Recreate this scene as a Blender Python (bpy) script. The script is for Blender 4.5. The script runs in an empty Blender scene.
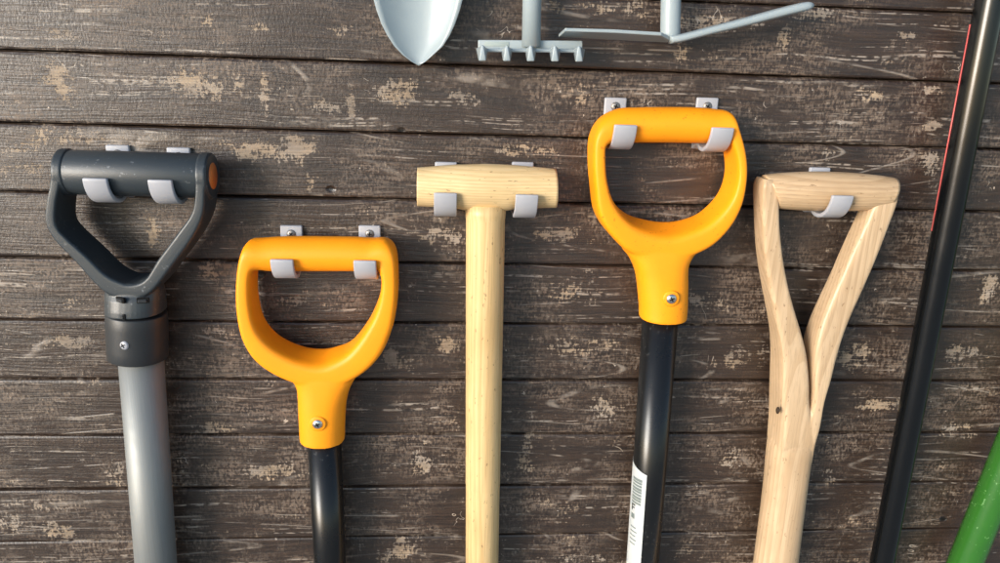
import bpy, bmesh, math, random
from mathutils import Vector, Matrix
random.seed(7)
SC = bpy.context.scene
COL = SC.collection

# ------------------------------------------------------------------ camera
CAM_D = 0.58                       # metres from the wall
FPX = 720.0                        # focal length in pixels of a 1000 px wide picture
pitch, yaw, roll = -0.28712115, 0.07637282, 0.03380031
CAM = Vector((0, -CAM_D, -0.0942017 * CAM_D))
PLANK = 0.09104026 * CAM_D         # plank pitch (z of grooves: -k * PLANK)
fw = Vector((math.sin(yaw) * math.cos(pitch), math.cos(yaw) * math.cos(pitch), math.sin(pitch)))
r0 = Vector((math.cos(yaw), -math.sin(yaw), 0)); u0 = r0.cross(fw)
RT = r0 * math.cos(roll) + u0 * math.sin(roll)
UP = u0 * math.cos(roll) - r0 * math.sin(roll)
cam = bpy.data.cameras.new('camera'); cam_ob = bpy.data.objects.new('camera', cam); COL.objects.link(cam_ob)
M = Matrix((RT, UP, -fw)).transposed().to_4x4(); M.translation = CAM
cam_ob.matrix_world = M
cam.sensor_width = 36; cam.lens = FPX / 1000 * 36; cam.clip_start = 0.01; cam.clip_end = 200
SC.camera = cam_ob

# ------------------------------------------------------------------ light
SUN_AZ, SUN_EL = 229.0, 10.0
world = bpy.data.worlds.new('World'); SC.world = world; world.use_nodes = True
wt = world.node_tree
sky = wt.nodes.new('ShaderNodeTexSky'); sky.sky_type = 'NISHITA'; sky.sun_disc = False
sky.sun_elevation = math.radians(SUN_EL); sky.sun_rotation = math.radians(SUN_AZ)
sky.air_density = 0.8; sky.dust_density = 0.6; sky.ozone_density = 1.0
wt.links.new(sky.outputs[0], wt.nodes['Background'].inputs[0])
wt.nodes['Background'].inputs[1].default_value = 0.10
sun = bpy.data.lights.new('sun', 'SUN'); sun.energy = 1.5; sun.angle = math.radians(25); sun.color = (1, 0.975, 0.945)
sun_ob = bpy.data.objects.new('sun', sun); COL.objects.link(sun_ob)
sd = Vector((math.sin(math.radians(SUN_AZ)) * math.cos(math.radians(SUN_EL)),
             math.cos(math.radians(SUN_AZ)) * math.cos(math.radians(SUN_EL)), math.sin(math.radians(SUN_EL))))
sun_ob.rotation_euler = sd.to_track_quat('Z', 'Y').to_euler(); sun_ob.location = sd * 3
SC.view_settings.view_transform = 'Standard'; SC.view_settings.look = 'None'
SC.view_settings.exposure = 1.62; SC.view_settings.gamma = 1; SC.view_settings.use_curve_mapping = False

# ------------------------------------------------------------------ layout helper: point on the plane d metres in front of the wall
def at(px, py, d):
    v = fw * FPX + RT * (px - 500) - UP * (py - 281.5)
    t = (CAM_D - d) / v.y
    return Vector((v.x * t, -d, CAM.z + v.z * t))

# ------------------------------------------------------------------ node helpers
class NT:
    def __init__(s, name, rough=0.5, spec=0.5):
        s.m = bpy.data.materials.new(name); s.m.use_nodes = True; s.t = s.m.node_tree
        s.b = s.t.nodes['Principled BSDF']; s.set('Roughness', rough); s.set('Specular IOR Level', spec)
    def n(s, typ, **kw):
        x = s.t.nodes.new(typ)
        for k, v in kw.items(): setattr(x, k, v)
        return x
    def put(s, sock, v):
        if isinstance(v, bpy.types.NodeSocket): s.t.links.new(v, sock)
        else:
            if sock.type == 'RGBA' and len(v) == 3: v = (*v, 1)
            sock.default_value = v
    def set(s, name, v): s.put(s.b.inputs[name], v)
    def math(s, op, a, b=0.0, c=0.0, clamp=False):
        x = s.n('ShaderNodeMath', operation=op, use_clamp=clamp)
        for i, v in enumerate((a, b, c)): s.put(x.inputs[i], v)
        return x.outputs[0]
    def vec(s, op, a, b=(0, 0, 0)):
        x = s.n('ShaderNodeVectorMath', operation=op); s.put(x.inputs[0], a)
        if op == 'SCALE': s.put(x.inputs[3], b)
        else: s.put(x.inputs[1], b)
        return x.outputs['Value'] if op in ('LENGTH', 'DOT_PRODUCT') else x.outputs[0]
    def noise(s, v, scale=1.0, detail=3.0, rough=0.5, dist=0.0):
        x = s.n('ShaderNodeTexNoise'); s.put(x.inputs['Vector'], v)
        x.inputs['Scale'].default_value = scale; x.inputs['Detail'].default_value = detail
        x.inputs['Roughness'].default_value = rough; x.inputs['Distortion'].default_value = dist
        return x.outputs['Fac']
    def step(s, v, lo, hi, a=0.0, b=1.0):
        x = s.n('ShaderNodeMapRange', interpolation_type='SMOOTHSTEP')
        for i, q in enumerate((v, lo, hi, a, b)): s.put(x.inputs[i], q)
        return x.outputs[0]
    def mix(s, f, a, b):
        x = s.n('ShaderNodeMix', data_type='RGBA'); s.put(x.inputs['Factor'], f)
        s.put(x.inputs[6], a); s.put(x.inputs[7], b); return x.outputs[2]
    def bump(s, h, strength=0.4, dist=0.001):
        x = s.n('ShaderNodeBump'); x.inputs['Strength'].default_value = strength; x.inputs['Distance'].default_value = dist
        s.put(x.inputs['Height'], h); s.set('Normal', x.outputs[0])
    def pos(s): return s.n('ShaderNodeNewGeometry').outputs['Position']
    def obj(s): return s.n('ShaderNodeTexCoord').outputs['Object']

# wear spots that sit on the wall (picture px, half sizes)
SPOTS = [(64,32,20,9),(159,35,20,8),(205,22,10,9),(341,29,19,6),(258,27,14,4),(60,80,22,17),(10,102,15,9),(200,85,48,14),
 (264,98,6,24),(351,102,6,22),(320,107,18,8),(398,92,22,12),(80,137,36,10),(20,147,28,8),(262,151,48,10),(298,148,24,12),
 (309,184,5,8),(67,302,16,7),(60,343,36,9),(153,234,8,20),(210,271,16,11),(220,337,13,11),(735,358,26,12),(854,356,18,15),
 (966,351,28,8),(989,291,10,15),(878,405,28,7),(729,455,8,12),(582,290,26,16),(460,98,16,12),(576,96,20,16),
 (423,459,12,20),(528,459,10,24),(403,550,20,14),(397,364,14,16),(449,346,14,8),(590,348,34,9),(603,411,20,11),(588,560,34,6),
 (113,475,10,16),(8,522,18,12),(60,532,16,12),(30,505,36,7),(597,9,46,8),(720,24,62,9),(804,12,32,9),(783,42,8,12),(681,51,9,10),
 (932,126,10,5),(930,163,10,12),(827,156,10,7),(933,90,10,5),(910,35,14,6),(885,65,12,7),(690,554,16,10),(560,235,26,10),
 (440,235,30,10),(300,300,26,8),(20,170,30,8),(650,478,12,6),(700,300,30,9),(520,150,30,7),(870,95,20,6),(960,430,18,8),(215,430,28,8),(270,470,26,9),(830,480,10,8)]

def plank_material():
    t = NT('weathered_stained_wood', 0.5, 0.6)
    P = t.pos(); rnd = t.n('ShaderNodeObjectInfo').outputs['Random']
    off = t.n('ShaderNodeCombineXYZ')
    t.put(off.inputs[0], t.math('MULTIPLY', rnd, 37.0)); t.put(off.inputs[1], t.math('MULTIPLY', rnd, 91.0)); t.put(off.inputs[2], t.math('MULTIPLY', rnd, 53.0))
    Q = t.vec('ADD', P, off.outputs[0])
    sc = lambda v, *k: t.vec('MULTIPLY', v, k)
    wob = t.noise(sc(Q, 9, 1, 22), 1, 2)
    # warp z a little so that grain runs in gentle waves
    comb = t.n('ShaderNodeCombineXYZ'); t.put(comb.inputs[2], t.math('MULTIPLY', t.math('SUBTRACT', wob, 0.5), 0.012))
    G = t.vec('ADD', Q, comb.outputs[0])
    streak = t.noise(sc(G, 14, 40, 620), 1, 4, 0.65)
    streak2 = t.noise(sc(G, 5, 20, 170), 1, 3, 0.6)
    cloud = t.noise(sc(Q, 16, 16, 26), 1, 4, 0.6)
    cloud2 = t.noise(sc(Q, 6, 6, 9), 1, 2, 0.5)
    hatch = t.noise(sc(Q, 520, 200, 270), 1, 2, 0.6)          # saw marks across the grain
    hatch2 = t.noise(sc(Q, 420, 100, 70), 1, 2, 0.6)
    fine = t.noise(sc(G, 55, 60, 640), 1, 2, 0.6)
    tex = t.math('ADD', t.math('MULTIPLY', t.step(fine, 0.36, 0.64), 0.47), t.math('MULTIPLY', t.step(hatch, 0.36, 0.64), 0.53))
    # dark stain
    c = t.mix(t.step(streak, 0.3, 0.72), (0.0175, 0.0100, 0.0066), (0.049, 0.0295, 0.0198))
    c = t.mix(t.step(cloud2, 0.35, 0.7, 0, 0.55), c, (0.036, 0.0235, 0.0165))
    # thin greyed film where the stain has weathered
    film = t.math('MULTIPLY', t.step(tex, 0.30, 0.80), t.step(cloud, 0.40, 0.66))
    c = t.mix(t.math('MULTIPLY', film, 0.56), c, (0.220, 0.160, 0.116))
    # long thin scoured lines along the grain
    long_ = t.noise(sc(G, 7, 20, 480), 1, 1, 0.5)
    scour = t.math('MULTIPLY', t.step(long_, 0.60, 0.67), t.step(t.noise(sc(Q, 14, 10, 40), 1, 3, 0.6), 0.44, 0.60))
    scour = t.math('MULTIPLY', scour, t.step(t.noise(sc(Q, 150, 60, 260), 1, 2), 0.40, 0.58))
    c = t.mix(t.math('MULTIPLY', scour, 0.8), c, (0.34, 0.285, 0.235))
    # annual rings standing proud and pale: thin contour lines
    ringf = t.noise(sc(Q, 1.3, 1, 13), 1, 1.5, 0.4)
    ph = t.math('FRACT', t.math('MULTIPLY', ringf, 15.0))
    line = t.step(t.math('ABSOLUTE', t.math('SUBTRACT', ph, 0.5)), 0.012, 0.05, 1, 0)
    lmask = t.math('MULTIPLY', t.step(t.noise(sc(Q, 7, 5, 16), 1, 2), 0.43, 0.56), t.step(t.noise(sc(Q, 60, 60, 90), 1, 3), 0.4, 0.62))
    line = t.math('MULTIPLY', line, lmask)
    c = t.mix(t.math('MULTIPLY', line, 0.6), c, (0.30, 0.25, 0.205))
    dl = t.step(t.math('ABSOLUTE', t.math('SUBTRACT', ph, 0.22)), 0.03, 0.14, 1, 0)
    c = t.mix(t.math('MULTIPLY', dl, 0.4), c, (0.016, 0.011, 0.009))
    # worn spots with bare wood showing
    near = None
    for (x, y, a, b) in SPOTS:
        p = at(x, y, 0); sx = (at(x + 5, y, 0) - at(x - 5, y, 0)).length / 10; sz = (at(x, y + 5, 0) - at(x, y - 5, 0)).length / 10
        d = t.vec('LENGTH', sc(t.vec('SUBTRACT', P, p), 1 / (a * sx), 0, 1 / (b * sz)))
        near = d if near is None else t.math('MINIMUM', near, d)
    bias = t.step(near, 0.2, 1.7, 0.30, 0.0)
    patch = t.math('ADD', t.math('MULTIPLY', t.step(t.noise(sc(Q, 58, 30, 62), 1, 4, 0.62), 0.25, 0.75), 0.42), bias)
    patch = t.math('ADD', patch, t.math('MULTIPLY', t.math('SUBTRACT', tex, 0.5), 0.36))
    worn = t.step(patch, 0.44, 0.60)
    wc = t.mix(t.step(t.noise(sc(Q, 24, 24, 40), 1, 2), 0.35, 0.65), (0.34, 0.28, 0.225), (0.41, 0.30, 0.195))
    wc = t.mix(t.step(streak, 0.35, 0.65, 0.5, 0), wc, (0.17, 0.125, 0.085))
    c = t.mix(t.math('MULTIPLY', worn, t.step(cloud, 0.32, 0.60, 0.50, 0.90)), c, wc)
    # chips and hair scratches
    sp = t.noise(sc(Q, 150, 80, 210), 1, 3, 0.6)
    chips = t.math('MULTIPLY', t.step(sp, 0.715, 0.745), t.step(cloud, 0.42, 0.55))
    hs = t.noise(sc(Q, 34, 20, 40), 1, 2.5, 0.55, 0.8)
    hair = t.math('MULTIPLY', t.step(t.math('ABSOLUTE', t.math('SUBTRACT', hs, 0.5)), 0.002, 0.007, 1, 0), t.step(t.noise(sc(Q, 26, 26, 30), 1, 2), 0.66, 0.70))
    spk = t.math('MULTIPLY', t.step(hatch, 0.68, 0.74), t.step(cloud, 0.40, 0.62, 0.15, 0.8))
    marks = t.math('MAXIMUM', t.math('MAXIMUM', chips, t.math('MULTIPLY', hair, 0.8)), t.math('MULTIPLY', spk, 0.55))
    c = t.mix(marks, c, (0.45, 0.38, 0.31))
    # dark nail dents and knots
    kn = t.n('ShaderNodeTexVoronoi'); t.put(kn.inputs['Vector'], sc(Q, 9, 9, 13)); kn.inputs['Scale'].default_value = 1
    pit = t.step(kn.outputs['Distance'], 0.022, 0.045, 1, 0)
    c = t.mix(pit, c, (0.008, 0.006, 0.005))
    t.set('Base Color', c)
    t.set('Roughness', t.math('ADD', 0.36, t.math('MULTIPLY', t.math('MAXIMUM', worn, film), 0.3)))
    h = t.math('ADD', t.math('MULTIPLY', streak, 0.7), t.math('MULTIPLY', streak2, 0.5))
    h = t.math('ADD', h, t.math('MULTIPLY', line, 0.35)); h = t.math('SUBTRACT', h, t.math('MULTIPLY', worn, 0.35))
    h = t.math('SUBTRACT', h, t.math('MULTIPLY', pit, 1.5)); h = t.math('ADD', h, t.math('MULTIPLY', hatch, 0.35))
    t.bump(h, 0.7, 0.0011)
    return t.m

def plastic(name, col, rough=0.4, spec=0.5, grain=0.3, scuff=None, dist=0.00025):
    t = NT(name, rough, spec); O = t.obj()
    n1 = t.noise(O, 900, 2); n2 = t.noise(O, 45, 4, 0.6)
    c = t.mix(t.step(n2, 0.35, 0.7, 0, 0.22), col, tuple(v * 0.78 for v in col))
    if scuff:
        m = t.math('MULTIPLY', t.step(t.noise(O, 260, 3, 0.65), 0.62, 0.68), t.step(t.noise(O, 28, 2), 0.47, 0.6))
        c = t.mix(t.math('MULTIPLY', m, 0.7), c, scuff)
    t.set('Base Color', c)
    t.set('Roughness', t.math('ADD', rough - 0.06, t.math('MULTIPLY', n2, 0.14)))
    t.bump(n1, grain, dist); return t.m

def metal(name, col, rough, metallic=1.0, streak=True):
    t = NT(name, rough, 0.5); t.set('Metallic', metallic); O = t.obj()
    n = t.noise(t.vec('MULTIPLY', O, (1500, 1500, 9)) if streak else O, 1 if streak else 60, 3, 0.6)
    t.set('Base Color', t.mix(t.step(n, 0.3, 0.7, 0, 0.35), col, tuple(v * 0.72 for v in col)))
    t.set('Roughness', t.math('ADD', rough - 0.07, t.math('MULTIPLY', t.noise(O, 70, 4), 0.16)))
    t.bump(n, 0.08, 0.0002); return t.m

def pale_wood(name, light, dark, along='Z', rings=150.0, bend=0.010, rough=0.42, A=0.012, B=0.03):
    """clear wood: long growth-ring lines that run along the piece"""
    t = NT(name, rough, 0.4); O = t.obj()
    k = (2.2, 26, 26) if along == 'X' else (26, 26, 2.2)
    sw = t.vec('MULTIPLY', O, k)
    w = t.math('SUBTRACT', t.noise(sw, 1, 2), 0.5)
    sep = t.n('ShaderNodeSeparateXYZ'); t.put(sep.inputs[0], O)
    a = sep.outputs['Z' if along == 'X' else 'X']; b = sep.outputs['Y']
    rad = t.math('SQRT', t.math('ADD', t.math('POWER', t.math('ADD', a, A), 2.0), t.math('POWER', t.math('SUBTRACT', b, B), 2.0)))
    ph = t.math('MULTIPLY', t.math('ADD', rad, t.math('MULTIPLY', w, bend)), rings * 2)
    fr = t.math('FRACT', ph)
    ring = t.step(fr, 0.15, 0.95)
    ring = t.math('MULTIPLY', ring, t.step(fr, 0.95, 1.0, 1, 0))
    fib = t.noise(t.vec('MULTIPLY', O, (25, 900, 900) if along == 'X' else (900, 900, 25)), 1, 3, 0.6)
    c = t.mix(t.math('MULTIPLY', ring, 0.5), light, dark)
    c = t.mix(t.step(fib, 0.42, 0.75, 0, 0.38), c, tuple(v * 0.62 for v in dark))
    c = t.mix(t.step(t.noise(O, 18, 3), 0.4, 0.75, 0, 0.35), c, tuple(v * 0.85 for v in dark))
    speck = t.math('MULTIPLY', t.step(t.noise(t.vec('MULTIPLY', O, (160, 420, 420) if along == 'X' else (420, 420, 160)), 1, 2), 0.67, 0.73), 0.6)
    c = t.mix(speck, c, (0.16, 0.085, 0.035))
    t.set('Base Color', c); t.bump(fib, 0.12, 0.0003); return t.m

M_PLANK = plank_material()
M_BACK = plastic('groove_shadow_board', (0.02, 0.015, 0.012), 0.8, 0.2)
M_YELLOW = plastic('orange_yellow_plastic', (0.94, 0.315, 0.004), 0.48, 0.4, 0.22, None)
M_YELLOW_WORN = plastic('scuffed_orange_yellow_plastic', (0.94, 0.315, 0.004), 0.48, 0.4, 0.22, (0.42, 0.12, 0.004))
M_DARK = plastic('charcoal_plastic', (0.025, 0.032, 0.037), 0.42, 0.6, 0.3, (0.16, 0.17, 0.18))
M_SOCKET = plastic('black_plastic', (0.020, 0.022, 0.024), 0.45, 0.5, 0.3)
M_PIT = plastic('recess_black', (0.006, 0.006, 0.006), 0.8, 0.2)
M_ORANGE = plastic('orange_cap_plastic', (0.62, 0.17, 0.035), 0.45, 0.4)
M_HOOK = plastic('light_grey_plastic', (0.37, 0.37, 0.395), 0.42, 0.5, 0.2)
M_DULL = metal('dull_hook_screw', (0.30, 0.28, 0.26), 0.5, 0.8, False)
M_STEEL = metal('screw_steel', (0.62, 0.62, 0.60), 0.3, 1.0, False)
M_ALU = metal('brushed_aluminium', (0.25, 0.258, 0.25), 0.54, 0.5)
M_BLACKTUBE = plastic('black_coated_tube', (0.006, 0.0062, 0.0066), 0.28, 0.42, 0.04, (0.05, 0.05, 0.05))
M_POLE = plastic('black_gloss_pole', (0.003, 0.0035, 0.004), 0.20, 0.42, 0.02)
M_GREEN = plastic('green_lacquer', (0.024, 0.115, 0.014), 0.2, 0.6, 0.10, (0.16, 0.34, 0.12), 0.0006)
M_COAT = plastic('pale_grey_blue_coated_steel', (0.305, 0.355, 0.37), 0.36, 0.5, 0.15)
M_HAMMER = pale_wood('pale_beech', (0.71, 0.50, 0.245), (0.52, 0.31, 0.12), 'Z', 190)
M_HAMMERBAR = pale_wood('pale_beech_crossbar', (0.73, 0.54, 0.29), (0.55, 0.36, 0.155), 'X', 230, 0.006, 0.42, 0.09, 0.01)
M_ASH = pale_wood('ash_wood', (0.57, 0.41, 0.255), (0.40, 0.26, 0.14), 'Z', 120, 0.022, 0.38)
M_ASHBAR = pale_wood('ash_wood_crossbar', (0.57, 0.40, 0.24), (0.39, 0.245, 0.125), 'X', 170, 0.010, 0.38, 0.08, 0.015)
M_LABEL = plastic('white_paper_label', (0.88, 0.90, 0.89), 0.5, 0.4, 0.05)
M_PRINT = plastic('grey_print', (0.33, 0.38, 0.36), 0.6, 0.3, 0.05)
M_INK = plastic('black_print', (0.03, 0.035, 0.03), 0.6, 0.3, 0.05)
M_RED = plastic('red_film', (0.62, 0.12, 0.11), 0.35, 0.5, 0.05)
M_KNOT = plastic('dark_knot', (0.035, 0.02, 0.01), 0.6, 0.3)

# ------------------------------------------------------------------ object helpers
def thing(name, loc, label, cat, group=None):
    o = bpy.data.objects.new(name, None); o.empty_display_size = 0.02; COL.objects.link(o)
    o.location = loc; o['label'] = label; o['category'] = cat
    if group: o['group'] = group
    return o
def base(o):
    v = Vector()
    while o: v += o.location; o = o.parent
    return v
def link(name, mesh, mat, parent, origin=None, label=None, smooth=True):
    """mesh given in world coordinates; its origin goes to `origin`"""
    origin = Vector(origin) if origin is not None else (base(parent) if parent else Vector())
    mesh.transform(Matrix.Translation(-origin)); mesh.materials.clear(); mesh.materials.append(mat)
    if smooth: mesh.polygons.foreach_set('use_smooth', [True] * len(mesh.polygons))
    o = bpy.data.objects.new(name, mesh); COL.objects.link(o)
    if parent: o.parent = parent; o.location = origin - base(parent)
    else: o.location = origin
    if label: o['label'] = label
    return o
def to_mesh(bm, name='m'):
    bmesh.ops.recalc_face_normals(bm, faces=bm.faces)
    me = bpy.data.meshes.new(name); bm.to_mesh(me); bm.free(); return me
def loft(rings, closed=False, caps=True, bm=None):
    bm = bm or bmesh.new(); R = [[bm.verts.new(p) for p in r] for r in rings]; n = len(R[0])
    for i in range(len(R) if closed else len(R) - 1):
        a, b = R[i], R[(i + 1) % len(R)]
        for j in range(n): bm.faces.new((a[j], a[(j + 1) % n], b[(j + 1) % n], b[j]))
    if caps and not closed: bm.faces.new(list(reversed(R[0]))); bm.faces.new(R[-1])
    return bm
def frame(d):
    d = d.normalized(); ref = Vector((0, 0, 1)) if abs(d.z) < 0.9 else Vector((0, 1, 0))
    a = d.cross(ref).normalized(); return a, d.cross(a).normalized()
def tube(pts, rad, n=32, bm=None, bev=0.0):
    """round bar through pts (Vectors); rad a number or list"""
    pts = [Vector(p) for p in pts]; rad = rad if isinstance(rad, (list, tuple)) else [rad] * len(pts)
    if bev:
        d0 = (pts[1] - pts[0]).normalized(); d1 = (pts[-1] - pts[-2]).normalized()
        pts = [pts[0], pts[0] + d0 * bev * 0.35, pts[0] + d0 * bev] + pts[1:-1] + [pts[-1] - d1 * bev, pts[-1] - d1 * bev * 0.35, pts[-1]]
        rad = [rad[0] - bev, rad[0] - bev * 0.3, rad[0]] + list(rad[1:-1]) + [rad[-1], rad[-1] - bev * 0.3, rad[-1] - bev]
    a = b = None; rings = []
    for i, p in enumerate(pts):
        d = (pts[min(i + 1, len(pts) - 1)] - pts[max(i - 1, 0)]).normalized()
        if a is None: a, b = frame(d)
        else: a = (a - d * a.dot(d)).normalized(); b = d.cross(a)
        rings.append([p + (a * math.cos(q) + b * math.sin(q)) * rad[i] for q in (2 * math.pi * k / n for k in range(n))])
    return loft(rings, bm=bm)
def box(bm, c, sx, sy, sz, rot=None):
    m = Matrix.Translation(Vector(c)) @ (rot.to_4x4() if rot else Matrix()) @ Matrix.Diagonal((sx, sy, sz, 1))
    bmesh.ops.create_cube(bm, size=1, matrix=m); return bm
def bevel(bm, w, seg=2, ang=30):
    es = [e for e in bm.edges if len(e.link_faces) == 2 and e.calc_face_angle(0) > math.radians(ang)]
    bmesh.ops.bevel(bm, geom=es, offset=w, segments=seg, affect='EDGES', profile=0.5, clamp_overlap=True); return bm
def cr(seq, closed, sub):
    """Catmull-Rom through tuples of Vectors / numbers"""
    n = len(seq); out = []
    for i in range(n if closed else n - 1):
        p = [seq[(i + k) % n] if closed else seq[min(max(i + k, 0), n - 1)] for k in (-1, 0, 1, 2)]
        for s in range(sub):
            t = s / sub
            out.append(tuple(0.5 * (2 * b + (c - a) * t + (2 * a - 5 * b + 4 * c - d) * t * t + (3 * b - a - 3 * c + d) * t ** 3) for a, b, c, d in zip(*p)))
    if not closed: out.append(tuple(seq[-1]))
    return out
def spow(v, e): return math.copysign(abs(v) ** e, v)
def section_sweep(stations, closed, sub=6, m=28, bm=None):
    """stations: (outer point, inner point, exponent, half depth, y shift[, how much the inner side thickens to the back])"""
    rings = []
    for row in cr([q if len(q) == 6 else (*q, 0.0) for q in stations], closed, sub):
        O, I, ex, hd, dy, fl = row
        c = (O + I) / 2; h = (O - I) / 2; r = []
        for k in range(m):
            q = 2 * math.pi * k / m; cv = spow(math.cos(q), 2 / ex); sv = spow(math.sin(q), 2 / ex)
            if cv < 0: cv *= 1 + fl * (1 - sv)
            r.append(c + h * cv + Vector((0, -hd * sv - dy, 0)))
        rings.append(r)
    return loft(rings, closed, not closed, bm)
def fused(parts, voxel=0.0008, smooth=6, factor=0.5):
    """join overlapping closed shapes into one skin"""
    bm = bmesh.new()
    for p in parts:
        bmesh.ops.recalc_face_normals(p, faces=p.faces)
        me = bpy.data.meshes.new('t'); p.to_mesh(me); p.free(); bm.from_mesh(me); bpy.data.meshes.remove(me)
    me = bpy.data.meshes.new('t'); bm.to_mesh(me); bm.free()
    o = bpy.data.objects.new('t', me); COL.objects.link(o)
    a = o.modifiers.new('r', 'REMESH'); a.mode = 'VOXEL'; a.voxel_size = voxel
    s = o.modifiers.new('s', 'SMOOTH'); s.iterations = smooth; s.factor = factor
    out = bpy.data.meshes.new_from_object(o.evaluated_get(bpy.context.evaluated_depsgraph_get()))
    bpy.data.objects.remove(o); bpy.data.meshes.remove(me); return out
def screw(parent, p, r, normal=Vector((0, -1, 0)), mat=None, rot=0.5, name='screw'):
    """domed head with a cross recess"""
    n = normal.normalized(); p = Vector(p)
    o = link(name, to_mesh(tube([p - n * 0.002, p + n * r * 0.12, p + n * r * 0.32, p + n * r * 0.42], [r, r, r * 0.72, r * 0.3], 20)), mat or M_STEEL, parent, p)
    bm = bmesh.new(); R = n.to_track_quat('Z', 'Y').to_matrix() @ Matrix.Rotation(rot, 3, 'Z')
    box(bm, p + n * r * 0.40, r * 1.0, r * 0.24, r * 0.12, R); box(bm, p + n * r * 0.405, r * 0.24, r * 1.0, r * 0.12, R)
    link('cross_recess', to_mesh(bm), M_PIT, o, p, smooth=False); return o

# ------------------------------------------------------------------ the plank wall
wall = thing('plank_wall', (0, 0, -0.9), 'weathered dark brown wall of horizontal wooden planks with worn pale spots behind the tools', 'wall')
def plank_mesh():
    h = PLANK; bev = 0.0026; dep = 0.0030; g = 0.00035
    prof = [(0.016, -g), (dep + 0.001, -g), (dep, -g - 0.0001), (bev * 0.30, -g - bev * 0.45), (0, -g - bev), (0, -h + g + bev * 0.8), (bev * 0.25, -h + g + bev * 0.3),
            (dep, -h + g + 0.0001), (dep + 0.001, -h + g), (0.016, -h + g)]
    N = 14; rings = []
    for i in range(N):
        x = -1.0 + 2.2 * i / (N - 1); w1 = random.uniform(-1, 1) * 0.0003; w2 = random.uniform(-1, 1) * 0.0003
        rings.append([Vector((x, y + (w1 if y < 0.003 else 0), z + (w2 if 1 < k < 8 else 0))) for k, (y, z) in enumerate(prof)])
    return to_mesh(loft(rings))
pmeshes = [plank_mesh() for _ in range(4)]
for k in range(-6, 16):
    me = pmeshes[k % 4]
    o = bpy.data.objects.new('plank', me); COL.objects.link(o); o.parent = wall
    o.location = Vector((random.uniform(-0.02, 0.02), random.uniform(0, 0.0007), -k * PLANK)) - wall.location
    if not me.materials: me.materials.append(M_PLANK)
bm = box(bmesh.new(), (0.1, 0.022, -0.24), 2.2, 0.008, 1.25)
link('backing_board', to_mesh(bm), M_BACK, wall, smooth=False)

bm = bmesh.new(); bm.faces.new([bm.verts.new(v) for v in ((-60, 0.0, -1.25), (60, 0.0, -1.25), (60, -80, -1.25), (-60, -80, -1.25))])
M_GROUND = plastic('pale_concrete', (0.42, 0.40, 0.37), 0.8, 0.3)
gnd = link('ground', to_mesh(bm), M_GROUND, None, smooth=False); gnd['kind'] = 'structure'  # unseen ground sheet below the frame, added to bounce light upward
# ------------------------------------------------------------------ hooks
def hook(px, py, gz, gd, label, gr=0.0155, group='light grey plastic hooks screwed to the wall', width=0.0172):
    """plate top centre seen at px,py; cradles a grip whose centre is gd from the wall at height gz"""
    top = at(px, py, 0.003); x = top.x; ri = gr + 0.0012; th = 0.0034
    h = thing('wall_hook', (x, 0, gz), label, 'hook', group)
    zb = gz - ri - th
    bm = box(bmesh.new(), (x, -0.0019, (top.z + zb) / 2), width * 1.02, 0.0036, top.z - zb)
    link('back_plate', to_mesh(bevel(bm, 0.0011, 3)), M_HOOK, h)
    inner, outer = [], []
    inner.append((0.0030, gz - ri * 0.80)); outer.append((0.0030, zb))
    for i in range(19):
        a = math.radians(-128 + 127 * i / 18)
        inner.append((gd + ri * math.cos(a), gz + ri * math.sin(a)))
        outer.append((gd + (ri + th) * math.cos(a), gz + (ri + th) * math.sin(a)))
    inner = inner[:1] + [p for p in inner[1:] if p[0] > 0.0045]; outer = outer[:1] + [p for p in outer[1:] if p[0] > 0.0045]
    n = min(len(inner), len(outer)); inner, outer = inner[:1] + inner[-(n - 1):], outer[:1] + outer[-(n - 1):]
    loop = outer + inner[::-1]
    rings = [[Vector((xx, -y, z)) for y, z in loop] for xx in (x - width / 2, x + width / 2)]
    bm = loft(rings, caps=False)
    bm.verts.ensure_lookup_table(); m = len(loop)
    for s in (0, 1):      # end walls as quads between inner and outer lines
        V = [bm.verts[s * m + i] for i in range(m)]
        for i in range(n - 1): bm.faces.new((V[i], V[i + 1], V[m - 2 - i], V[m - 1 - i]))
    bmesh.ops.recalc_face_normals(bm, faces=bm.faces)
    link('hook_arm', to_mesh(bevel(bm, 0.0009, 2, 40)), M_HOOK, h, smooth=True)
    screw(h, (x, -0.0037, top.z - 0.0068), 0.0036, mat=M_DULL, rot=random.uniform(0, 1.5))
    return h

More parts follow.
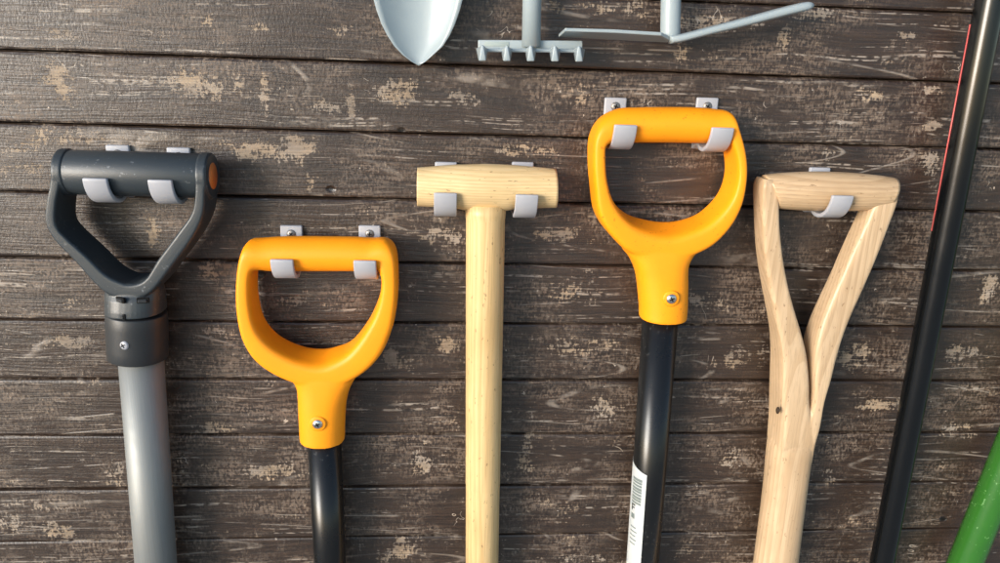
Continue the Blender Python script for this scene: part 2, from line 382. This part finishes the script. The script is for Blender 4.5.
# ------------------------------------------------------------------ orange-yellow D handled tools
AD_ = 0.0162     # half depth of the banded arms
def yellow_tool(px0, py0, sc, St, neck, gd, shaft, scr, label, mat, extra=None):
    Z = lambda x, y, d: at(px0 + x / sc, py0 + y / sc, d)
    st = []
    for (ox, oy, ix, iy, kind, fl) in St:     # 'g' round grip, 'c' corner, 'a' flat banded arm given on its front plane
        if kind == 'a': st.append((Z(ox, oy, gd + AD_), Z(ix, iy, gd + AD_), 4.6, AD_, -AD_, fl))
        elif kind == 'c': st.append((Z(ox, oy, gd + 0.006), Z(ix, iy, gd + 0.006), 2.6, 0.0158, -0.006, 0.0))
        else: st.append((Z(ox, oy, gd), Z(ix, iy, gd), 2.0, 0.0152, 0.0, 0.0))
    D = section_sweep(st, True, 6, 28)
    rings = []
    for (cx, cy, hw, hd, w) in cr([tuple(map(float, q)) for q in neck], False, 5):
        c = Z(cx, cy, gd + hd * w); e = Z(cx + hw, cy, gd + hd * w); a = (e - c); ex = 2.2 + 0.8 * w; c = Vector((c.x, -gd, c.z))
        rings.append([c + a * spow(math.cos(q), 2 / ex) + Vector((0, -hd * spow(math.sin(q), 2 / ex), 0)) for q in (2 * math.pi * k / 36 for k in range(36))])
    N = loft(rings)
    me = fused([D, N], 0.0008, 16)
    top = Z(neck[-1][0], neck[-1][1], gd)
    t = thing('garden_tool', (top.x, -gd, shaft[1][1] and at(shaft[1][0], shaft[1][1], gd).z), label, 'garden tool', 'garden tools with orange-yellow D handles')
    link('handle', me, mat, t, top)
    a = at(*shaft[0], gd); b = at(*shaft[1], gd); dr = (b - a).normalized()
    sh = link('shaft', to_mesh(tube([a - dr * 0.012, b + dr * 0.12], shaft[2], 40)), M_BLACKTUBE, t, a)
    s = Z(*scr, gd + 0.0)
    hz = neck[-2][3]
    p = Vector((Z(scr[0], scr[1], gd + hz).x, -(gd + hz) + 0.0009, Z(scr[0], scr[1], gd + hz).z))
    bm = tube([p + Vector((0, 0.003, 0)), p + Vector((0, -0.0012, 0)), p + Vector((0, -0.0017, 0))], [0.0072, 0.0068, 0.0060], 28)
    boss = link('screw_boss', to_mesh(bm), mat, t, p)
    screw(boss, p + Vector((0, -0.0016, 0)), 0.0042)
    return t, a, b, dr

S1 = [(235,57,235,131,'g',0),(310,58,310,131,'g',0),(350,60,340,131,'g',0),(382,66,360,131,'c',0),
      (399,100,367,146,'a',.05),(404,155,369,172,'a',.05),(402,215,360,216,'a',.1),(391,270,338,260,'a',.05),(364,326,304,306,'a',.08),(314,370,274,329,'a',.25),
      (241,394,236,341,'a',.33),(162,374,184,330,'a',.22),(101,338,132,300,'a',.08),(68,290,99,260,'a',.05),(54,230,86,208,'a',.03),(52,165,84,160,'a',.03),(59,108,88,138,'a',.03),
      (80,70,108,131,'c',0),(118,60,134,131,'g',0),(170,57,170,131,'g',0)]
N1 = [(239,354,60,.009,1),(239,360,78,.0140,1),(239,367,78,.0158,1),(240.5,377,70,.0166,.9),(242,391,60,.0171,.7),(242,406,54.5,.0176,.4),(242,426,51.5,.018,.15),(243,470,49,.0182,0),(243.5,496,48,.0182,0)]
GD1 = 0.0225
y1, a1, b1, d1 = yellow_tool(210, 210, 2.164, S1, N1, GD1, ((324.5,443),(330,563),0.0140), (233,463),
    'shorter tool with orange-yellow D handle hanging lower, between dark handle and wooden mallet', M_YELLOW)
S2 = [(230,29,230,119,'g',0),(300,30,300,120,'g',0),(350,34,342,121,'g',0),(392,44,372,122,'c',0),
      (418,88,394,122,'a',.05),(433,150,407,160,'a',.05),(435,210,409,212,'a',.1),(422,280,392,266,'a',.2),(390,340,350,316,'a',.3),(335,390,300,343,'a',.35),
      (246,420,243,356,'a',.42),(150,404,184,346,'a',.4),(98,361,136,318,'a',.25),(62,306,101,272,'a',.12),(51,230,84,218,'a',.1),(47,165,80,165,'a',.05),(51,110,82,130,'a',.05),
      (66,60,96,121,'c',0),(105,34,114,120,'g',0),(160,30,160,119,'g',0)]
S2 = [(10.4 + .833 * a, 31.3 + .833 * b, 10.4 + .833 * c, 31.3 + .833 * d, k, f) for a, b, c, d, k, f in S2]
N2 = [(200,348,60,.009,1),(200,354,78,.0140,1),(199,362,79,.0162,1),(198,376,67,.0170,.9),(196.5,391,58,.0177,.7),(195.5,407,53.5,.0183,.4),(194.5,430,51.5,.0187,.15),(194,470,49,.019,0),(193,496,47.5,.019,0)]
GD2 = 0.0235
y2, a2, b2, d2 = yellow_tool(570, 80, 2.085, S2, N2, GD2, ((660,323),(642.8,563),0.0147), (211,456),
    'tool with scuffed orange-yellow D handle and white label on its black shaft, hanging highest', M_YELLOW_WORN)
# white label wrapped round the left part of the shaft
def wrap(name, mat, parent, t0, t1, ang0, ang1, lift, seg=10, slant=0.0):
    rad = 0.0147 + lift; u = Vector((1, 0, 0)); u = (u - d2 * u.dot(d2)).normalized(); v = Vector((0, -1, 0)); v = (v - d2 * v.dot(d2)).normalized()
    L = (b2 - a2).length; rings = []
    for tt in (t0, t1):
        rings.append([a2 + d2 * L * (tt + (slant * (k / seg) if tt == t0 else 0)) + (u * math.cos(q) + v * math.sin(q)) * rad for k in range(seg + 1) for q in (math.radians(ang0 + (ang1 - ang0) * k / seg),)])
    bm = bmesh.new(); V = [[bm.verts.new(p) for p in r] for r in rings]
    for k in range(seg): bm.faces.new((V[0][k], V[0][k + 1], V[1][k + 1], V[1][k]))
    bmesh.ops.solidify(bm, geom=bm.faces[:], thickness=0.00012)
    return link(name, to_mesh(bm), mat, parent, a2, smooth=False)
lab = wrap('label', M_LABEL, y2, 0.54, 1.25, 205, 114, 0.0003, 12, 0.035)
for k in range(9):
    wrap('barcode_bar', M_PRINT, lab, 0.600 + 0.0125 * k, 0.600 + 0.0125 * k + (0.0085 if k % 3 else 0.0105), 168, 128, 0.00058, 5)
wrap('printed_letter', M_INK, lab, 0.713, 0.742, 166, 161, 0.0006, 2); wrap('printed_letter', M_INK, lab, 0.713, 0.719, 160, 149, 0.0006, 3)
wrap('printed_letter', M_INK, lab, 0.726, 0.732, 160, 152, 0.0006, 3)
wrap('printed_symbol', M_PRINT, lab, 0.755, 0.776, 166, 150, 0.0006, 4)
for k in range(5): wrap('printed_line', M_PRINT, lab, 0.81 + 0.018 * k, 0.815 + 0.018 * k, 166, 140 - 4 * (k % 2), 0.0006, 4)

# ------------------------------------------------------------------ charcoal D handled tool with aluminium shaft
def dark_tool():
    px0, py0, sc = 0, 120, 2.012
    FD, HD = 0.0415, 0.0165
    Z = lambda x, y, d=FD: at(px0 + x / sc, py0 + y / sc, d)
    foot = at(155, 563, 0.025)
    t = thing('garden_tool', (foot.x, -0.025, foot.z), 'charcoal grey D handle with orange end cap on a silver metal shaft, leftmost tool', 'garden tool')
    # arms: swept flat band, front edge on plane FD
    S = [(100,108,122,108),(97,135,119,135),(91,165,112,172),(89,205,113,213),(107,242,134,239),(149,286,173,274),(186,328,208,308),
         (218,354,235,324),(262,362,262,331),(302,350,291,320),(348,294,316,281),(387,240,353,231),(407,197,382,191),(412,160,390,158),(412,112,391,112)]
    st = [(Z(ox, oy), Z(ix, iy), 7.0, HD, -HD) for ox, oy, ix, iy in S]
    D = section_sweep(st, False, 5, 32)
    # collar under the D
    GDc = 0.0245
    rings = []
    for (cx, cy, hw, hd) in [(270,318,52,.0150),(272,338,56,.0166),(273,352,56.5,.0195),(274,372,56,.0212),(274.5,384,56.5,.0215)]:
        c = Z(cx, cy, GDc); a = Z(cx + hw, cy, GDc) - c
        rings.append([c + a * spow(math.cos(q), 2 / 2.4) + Vector((0, -hd * spow(math.sin(q), 2 / 2.4), 0)) for q in (2 * math.pi * k / 40 for k in range(40))])
    C = loft(rings)
    axz = lambda x: Z(106 + (x - 100) * 0, 104, GDc).z + (Z(415, 112, GDc).z - Z(106, 104, GDc).z) * (x - Z(106, 104, GDc).x) / (Z(415, 112, GDc).x - Z(106, 104, GDc).x)
    onax = lambda x: Vector((x, -GDc, axz(x)))
    plates = [tube([onax(Z(x0, 110).x), onax(Z(x1, 110).x)], 0.0174, 48, bev=0.001) for x0, x1 in ((101, 122), (391, 412))]
    link('handle', fused([D, C] + plates, 0.0007, 2), M_DARK, t, Z(262, 340, GDc))
    # grip
    gl, gr_ = onax(Z(110, 104).x), onax(Z(402, 111).x)
    d = (gr_ - gl).normalized()
    link('grip', to_mesh(tube([gl - d * 0.003, gl + d * 0.05, gr_ - d * 0.05, gr_ + d * 0.004], [0.0165, 0.0167, 0.0167, 0.0165], 48, bev=0.0008)), M_DARK, t, gl)
    e = onax(Z(412, 110).x)
    link('end_cap', to_mesh(tube([e - d * 0.002, e + d * 0.0006], 0.0099, 40)), M_ORANGE, t, e)
    # socket sleeve
    s0, s1 = Z(275, 386, GDc), Z(278, 476, GDc); dd = (s1 - s0).normalized()
    link('socket', to_mesh(tube([s0, s0 + dd * 0.01, s1 - dd * 0.01, s1], [0.0222, 0.0226, 0.0224, 0.0224], 56, bev=0.0009)), M_SOCKET, t, s0)
    for (x, y, w, h_) in [(243,362,24,11),(288,363,24,11),(245,395,24,12)]:
        ang = (x - 274) / 56.0; yy = GDc + 0.0215 * math.sqrt(max(0.05, 1 - ang * ang)) + 0.0008
        p = Z(x, y, yy); wd = (Z(x + w, y, yy) - p).length; hh = (Z(x, y + h_, yy) - p).length
        rot = Matrix.Rotation(math.asin(max(-0.95, min(0.95, ang))) * 0.9, 3, 'Z')
        bm = bevel(box(bmesh.new(), p, wd, 0.0022, hh, rot), 0.0004, 1)
        sl = link('clip_slot', to_mesh(bm), M_PIT, t, p, smooth=False)
        bm = bevel(box(bmesh.new(), p + Vector((-wd * 0.03, -0.0008, -hh * 0.05)), wd * 0.7, 0.0022, hh * 0.6, rot), 0.0004, 1)
        link('clip_tab', to_mesh(bm), M_SOCKET, sl, p, smooth=False)
    p = Z(250, 453, GDc + 0.0215); screw(t, Vector((p.x, p.y - 0.0002, p.z)), 0.0038, Vector((-0.30, -1, 0)), M_HOOK, name='rivet')
    a = at(141.5, 364, GDc); b = at(156, 563, GDc); dr = (b - a).normalized()
    link('shaft', to_mesh(tube([a - dr * 0.02, b + dr * 0.14], 0.0168, 56)), M_ALU, t, a)
    return gl, gr_, GDc
GL, GR, GD0 = dark_tool()

# ------------------------------------------------------------------ wooden mallet-shaped tool handle (T bar)
def wood_t():
    gd = 0.0225; Z = lambda x, y: at(360 + x / 2.085, 60 + y / 2.085, gd)
    foot = at(482, 563, gd)
    t = thing('wooden_mallet', (foot.x, -gd, foot.z), 'pale wooden mallet shaped tool with a short round head hung between two hooks', 'mallet')
    rings = []
    for x, y0, y1 in cr([tuple(map(float, q)) for q in [(120,224,304),(135,223,305),(170,220,307),(200,218,309),(222,217.5,313),(262,216.5,314),(302,218,314),(322,219,310),(345,221,309),(380,224,308),(408,227,307.5)]], False, 4):
        a, b = Z(x, y0), Z(x, y1); c = (a + b) / 2; h = (a - b) / 2; r = h.length
        rings.append([c + h * math.cos(q) + Vector((0, -r * 0.97 * math.sin(q), 0)) for q in (2 * math.pi * k / 48 for k in range(48))])
    bm = loft(rings); bevel(bm, 0.0013, 2, 50)
    bar = link('head', to_mesh(bm), M_HAMMERBAR, t, Z(262, 266))
    A, B = Z(262, 300), at(482, 563, gd); dr = (B - A).normalized()
    r0_ = (Z(302.5, 330) - Z(221, 330)).length / 2
    L = (B - A).length
    link('shaft', to_mesh(tube([A, A + dr * 0.008, A + dr * 0.0125, A + dr * L * 0.75, A + dr * L * 0.755, B + dr * 0.2], [r0_ * 1.05, r0_ * 1.03, r0_, r0_ * 0.985, r0_ * 0.97, r0_ * 0.97], 48)), M_HAMMER, t, A + dr * 0.1)
    return Z(262, 266), gd
TZ, TD = wood_t()

# ------------------------------------------------------------------ ash handle split into a Y
def ash():
    gd = 0.0235; sc = 2.085; Z = lambda x, y, d=gd: at(740 + x / sc, 150 + y / sc, d)
    foot = at(775.5, 563, gd)
    t = thing('wooden_tool_handle', (foot.x, -gd, foot.z), 'ash wood tool handle split into a Y with a barrel shaped crossbar', 'tool handle')
    W = lambda x: (x - 740) * sc
    V = lambda y: (y - 150) * sc
    hd = 0.0108
    # two bent arms that run down into the shaft, a narrow slit left between them
    Ls = [(42,57,66,60,hd*.8),(37,70,69,74,hd),(35,95,72,105,hd),(37,150,74,160,hd),(41,215,81,222,hd),(50,275,92,280,hd),(60,325,105,330,hd*1.05),(69,375,118,375,hd*1.15),(73,420,127.5,420,hd*1.3),(73,470,131,470,hd*1.45),(72.5,520,131.6,520,hd*1.55),(71.5,560,140,560,hd*1.58),(67.5,600,142,600,hd*1.5),(64,640,138,640,hd*1.2)]
    L_ = section_sweep([(Z(a, b), Z(c, d), 5.5, h, 0) for a, b, c, d, h in Ls], False, 5, 32)
    Rs = [(320,68,304,76,hd*.8),(316,104,270,104,hd),(299,152,250,146,hd),(275,216,223,204,hd),(246,284,195,268,hd),(220,340,172,318,hd*1.05),(202,384,154,362,hd*1.15),(188,424,143.5,404,hd*1.3),(174,470,139,455,hd*1.45),(159.5,512,136.5,508,hd*1.55),(151.3,560,122,558,hd*1.58),(143,600,112,600,hd*1.45),(139,640,110,640,hd*1.2)]
    R_ = section_sweep([(Z(a, b), Z(c, d), 5.5, h, 0) for a, b, c, d, h in Rs], False, 5, 32)
    rings = []
    for (l, r, y, ex, dep) in cr([tuple(map(float, q)) for q in [(785,803,415,3.4,.005),(778,806,425,3.2,.0125),(771.5,810.3,440,3,hd*1.52),(769,808.8,452,2.7,.0175),(764,804,495,2.2,.0178),(755,796,563,2.05,.0182),(745,787,640,2.0,.0186),(730,772,760,2.0,.019)]], False, 3):
        a, b = at(l, y, gd), at(r, y, gd); c = (a + b) / 2; h = (b - a) / 2
        rings.append([c + h * spow(math.cos(q), 2 / ex) + Vector((0, -dep * spow(math.sin(q), 2 / ex), 0)) for q in (2 * math.pi * k / 48 for k in range(48))])
    link('split_shaft', fused([L_, R_, loft(rings)], 0.00055, 6), M_ASH, t, at(790, 450, gd))
    # crossbar: barrel turned, let in between the arms
    rings = []
    for x, y0, xb, y1 in cr([tuple(map(float, q)) for q in [(50,52,76,121),(80,48,92,123),(140,45,140,126),(190,45,190,126.5),(240,47.5,238,126.5),(290,52.5,275,124.5),(325,58,299,122)]], False, 4):
        a, b = Z(x, y0), Z(xb, y1); c = (a + b) / 2; h = (a - b) / 2; r = abs(h.z)
        rings.append([c + h * math.cos(q) + Vector((0, -r * 0.95 * math.sin(q), 0)) for q in (2 * math.pi * k / 48 for k in range(48))])
    bm = loft(rings); bevel(bm, 0.0006, 2, 50); link('crossbar', to_mesh(bm), M_ASHBAR, t, Z(180, 85))
    # the small knot left of the slit
    p = at(777.8, 410.5, gd + 0.0150)
    bm = bmesh.new(); bmesh.ops.create_uvsphere(bm, u_segments=14, v_segments=8, radius=1, matrix=Matrix.Translation(p) @ Matrix.Diagonal((0.0015, 0.0022, 0.0032, 1)))
    link('knot', to_mesh(bm), M_KNOT, t, p)
    return Z(180, 85), gd
AZ, AD = ash()

# ------------------------------------------------------------------ hooks for each handle
lerp = lambda x: GL.z + (GR.z - GL.z) * (x - GL.x) / (GR.x - GL.x)
for px, py, lb in [(117, 145, 'grey plastic hook holding the charcoal grip, farther from its orange cap'),
                   (178, 147.5, 'grey plastic hook holding the charcoal grip, next to its orange cap')]:
    hook(px, py, lerp(at(px, py, 0.003).x) - 0.0005, GD0, lb, 0.0166)
zz = at(318, 210 + 94 / 2.164, GD1).z
hook(291, 225.5, zz, GD1, 'left grey hook under the lower orange-yellow D handle', 0.0152)
hook(369.5, 225.5, zz, GD1, 'right grey hook under the lower orange-yellow D handle', 0.0152)
zz = at(665, 80 + 91 / 2.085, GD2).z
hook(616, 97.5, zz, GD2, 'left grey hook under the highest orange-yellow D handle', 0.0157)
hook(708, 97.5, zz, GD2, 'right grey hook under the highest orange-yellow D handle', 0.0157)
hook(446, 162, TZ.z - 0.001, TD, 'left grey hook under the wooden mallet head', 0.0172)
hook(523, 162, TZ.z - 0.001, TD, 'right grey hook under the wooden mallet head', 0.0172)
hook(820.5, 167.5, AZ.z, AD, 'grey hook holding the crossbar of the ash wood handle', 0.0168)

# ------------------------------------------------------------------ black pole and green handle leaning at the right
a, b = at(990.5, 0, 0.022), at(882, 563, 0.030)
dr = (b - a).normalized()
pole = thing('metal_pole', b + dr * 0.2, 'glossy black metal pole with a thin red strip leaning near right edge of the wall', 'pole')
PR = 0.0103
link('tube', to_mesh(tube([a - dr * 0.3, a, b, b + dr * 0.2], PR, 48)), M_POLE, pole, a)
def along(t): return a + (b - a) * t
us = Vector((1, 0, 0)); us = (us - dr * us.dot(dr)).normalized(); vs = Vector((0, -1, 0)); vs = (vs - dr * vs.dot(dr) - us * vs.dot(us)).normalized()
bm = bmesh.new()
rings = []
for tt in (0.035, 0.36):
    rings.append([along(tt) + (us * math.cos(q) + vs * math.sin(q)) * (PR + dl) for dl, qs in ((0.00008, range(6)), (0.0006, range(5, -1, -1))) for q in (math.radians(196 + 8 * k) for k in qs)])
link('red_strip', to_mesh(loft(rings)), M_RED, pole, along(0.2))
a, b = at(1019, 430, 0.024), at(965, 563, 0.024); dr = (b - a).normalized()
g = thing('green_handle', b + dr * 0.2, 'green lacquered round tool handle slanting across bottom right corner', 'tool handle')
link('handle_tube', to_mesh(tube([a - dr * 0.28, a, b, b + dr * 0.2], 0.0142, 48)), M_GREEN, g, a)

# ------------------------------------------------------------------ small hand tools hanging along the top edge
def trowel():
    d0 = 0.020
    tip = at(418.6, 65.5, d0)
    t = thing('hand_trowel', tip, 'pale grey-blue metal trowel blade pointing down at the top edge', 'trowel')
    rows = [(418.6,418.6,65.5),(411.5,425.5,61.5),(403,433,55),(394.5,443,46),(387.5,450,35),(382,455,24),(377.5,459.5,11),(374,463,-2),(370,467,-22),(368.5,469,-50),(370,468,-80),(379,460,-105),(395,444,-120),(408,430,-126)]
    N = 14; front, back = [], []
    for (l, r, y) in rows:
        A, B = at(l, y, d0), at(r, y, d0); w = (B - A).length; rf, rb = [], []
        for k in range(N + 1):
            s = k / N * 2 - 1; p = A + (B - A) * (k / N)
            y_ = 0.22 * w * (s * s) - 0.11 * w      # hollow blade, rims towards the viewer
            rf.append(p + Vector((0, -y_, 0))); rb.append(p + Vector((0, -y_ + 0.0016, 0)))
        front.append(rf); back.append(rb)
    bm = loft([f + b_[::-1] for f, b_ in zip(front, back)])
    bmesh.ops.remove_doubles(bm, verts=bm.verts, dist=1e-6)
    link('blade', to_mesh(bm), M_COAT, t, tip)
    n0 = at(419, -118, d0); n1 = at(419.5, -190, d0 + 0.01)
    link('neck', to_mesh(tube([n0, (n0 + n1) / 2 + Vector((0, -0.006, 0)), n1], [0.006, 0.0065, 0.0065], 24)), M_COAT, t, n0)
    link('handle', to_mesh(tube([n1, n1 + Vector((0, 0, 0.05)), n1 + Vector((0, 0, 0.12))], [0.012, 0.015, 0.013], 32, bev=0.003)), M_SOCKET, t, n1)
trowel()
def rake():
    d0 = 0.020; Z = lambda x, y, d=d0: at(360 + x / 2.558, y / 2.558, d)
    p0 = Z(437, 115)
    t = thing('hand_rake', p0, 'pale grey-blue hand rake head with five short tines beside the trowel', 'rake')
    K = lambda x, y, d=d0: at(470 + x / 7.69, y / 7.69, d)
    def slab(name, x0, x1, y0, y1, fd, thick, mat=M_COAT, bv=0.0007):
        c = [K(x0, y0, fd), K(x1, y0 + (x1 - x0) * 0.008, fd), K(x1, y1 + (x1 - x0) * 0.008, fd), K(x0, y1, fd)]
        bm = loft([c, [p + Vector((0, thick, 0)) for p in c]]); bmesh.ops.recalc_face_normals(bm, faces=bm.faces)
        link(name, to_mesh(bevel(bm, bv, 2)), mat, t, c[0])
    slab('bar', 62, 866, 305, 376, d0, 0.0026)
    slab('bar_lip', 70, 866, 371, 398, d0 + 0.0055, 0.006)
    slab('sticker', 112, 300, 318, 354, d0 + 0.0003, 0.0006, M_PRINT, 0.0001)  # thin darker grey patch set slightly proud of the bar
    for x in (95, 282, 466, 652, 838):
        o = x * 0.008
        rings = [[K(x + a, y + o, d0 + f) for a, y in q] for f, q in ((0.0002, [(-52, 368), (50, 368), (31, 450), (-31, 450)]), (0.006, [(-38, 366), (36, 366), (31, 462), (-31, 462)]),
                 (0.012, [(-14, 350), (16, 350), (31, 466), (-29, 466)]), (0.0165, [(-8, 344), (12, 344), (30, 466), (-26, 466)]))]
        bm = loft(rings); bmesh.ops.recalc_face_normals(bm, faces=bm.faces)
        link('tine', to_mesh(bevel(bm, 0.0008, 2, 20)), M_COAT, t, rings[0][0])
    s0, s1 = Z(438, 112), Z(441, -60)
    rr = (Z(462, 60) - Z(414, 60)).length / 2
    link('shaft', to_mesh(tube([s0 + Vector((0, 0, -0.002)), s1, s1 + (s1 - s0)], rr, 32)), M_COAT, t, s0)
    h0 = s1 + (s1 - s0)
    link('handle', to_mesh(tube([h0 - Vector((0, 0, .004)), h0 + Vector((0, 0, 0.05)), h0 + Vector((0, 0, 0.12))], [0.012, 0.015, 0.013], 32, bev=0.003)), M_SOCKET, t, h0)
rake()
def hoe():
    d0 = 0.022; Z = lambda x, y, d=d0: at(540 + x / 3.333, y / 3.333, d)
    p0 = Z(435, 115)
    t = thing('hand_weeder', p0, 'pale grey-blue hand weeder with thin flat blade and slanted bar, right of rake', 'weeder')
    # flat blade on the left, seen nearly edge on
    A = Z(62, 108, d0); B = Z(425, 122, d0)
    top = [Z(84,92,.036), Z(250,97,.036), Z(405,106,.034), Z(438,124,.026), Z(425,130,.012), Z(250,120,.012), Z(62,112,.014)]
    bm = bmesh.new(); vs_ = [bm.verts.new(p) for p in top]; f = bm.faces.new(vs_)
    r = bmesh.ops.extrude_face_region(bm, geom=[f]); bmesh.ops.translate(bm, verts=[v for v in r['geom'] if isinstance(v, bmesh.types.BMVert)], vec=(0, 0, -0.0024))
    bmesh.ops.recalc_face_normals(bm, faces=bm.faces); bevel(bm, 0.0005, 2)
    link('blade', to_mesh(bm), M_COAT, t, A, smooth=False)
    # slanted bar on the right: flat strip, rounded far end
    st = []
    for (x, y, h, w) in [(432,132,13,.009),(470,126,13,.011),(560,103,13,.012),(680,73,14,.012),(800,41,15,.012),(870,24,15,.011),(893,18.5,12,.009),(906,16,6,.005)]:
        st.append((Z(x - h * 0.26, y - h, d0 + .004), Z(x + h * 0.26, y + h, d0 + .004), 3.2, w * 0.75, 0))
    link('slanted_bar', to_mesh(section_sweep(st, False, 5, 24)), M_COAT, t, Z(440, 130))
    s0, s1 = Z(434, 110), Z(438, -90); rr = (Z(468, 30) - Z(403, 30)).length / 2
    link('shaft', to_mesh(tube([s0 - Vector((0, 0, .003)), s0, s1, s1 + (s1 - s0)], rr, 32, bev=0.001)), M_COAT, t, s0)
    h0 = s1 + (s1 - s0)
    link('handle', to_mesh(tube([h0 - Vector((0, 0, .004)), h0 + Vector((0, 0, 0.05)), h0 + Vector((0, 0, 0.12))], [0.012, 0.015, 0.013], 32, bev=0.003)), M_SOCKET, t, h0)
hoe()
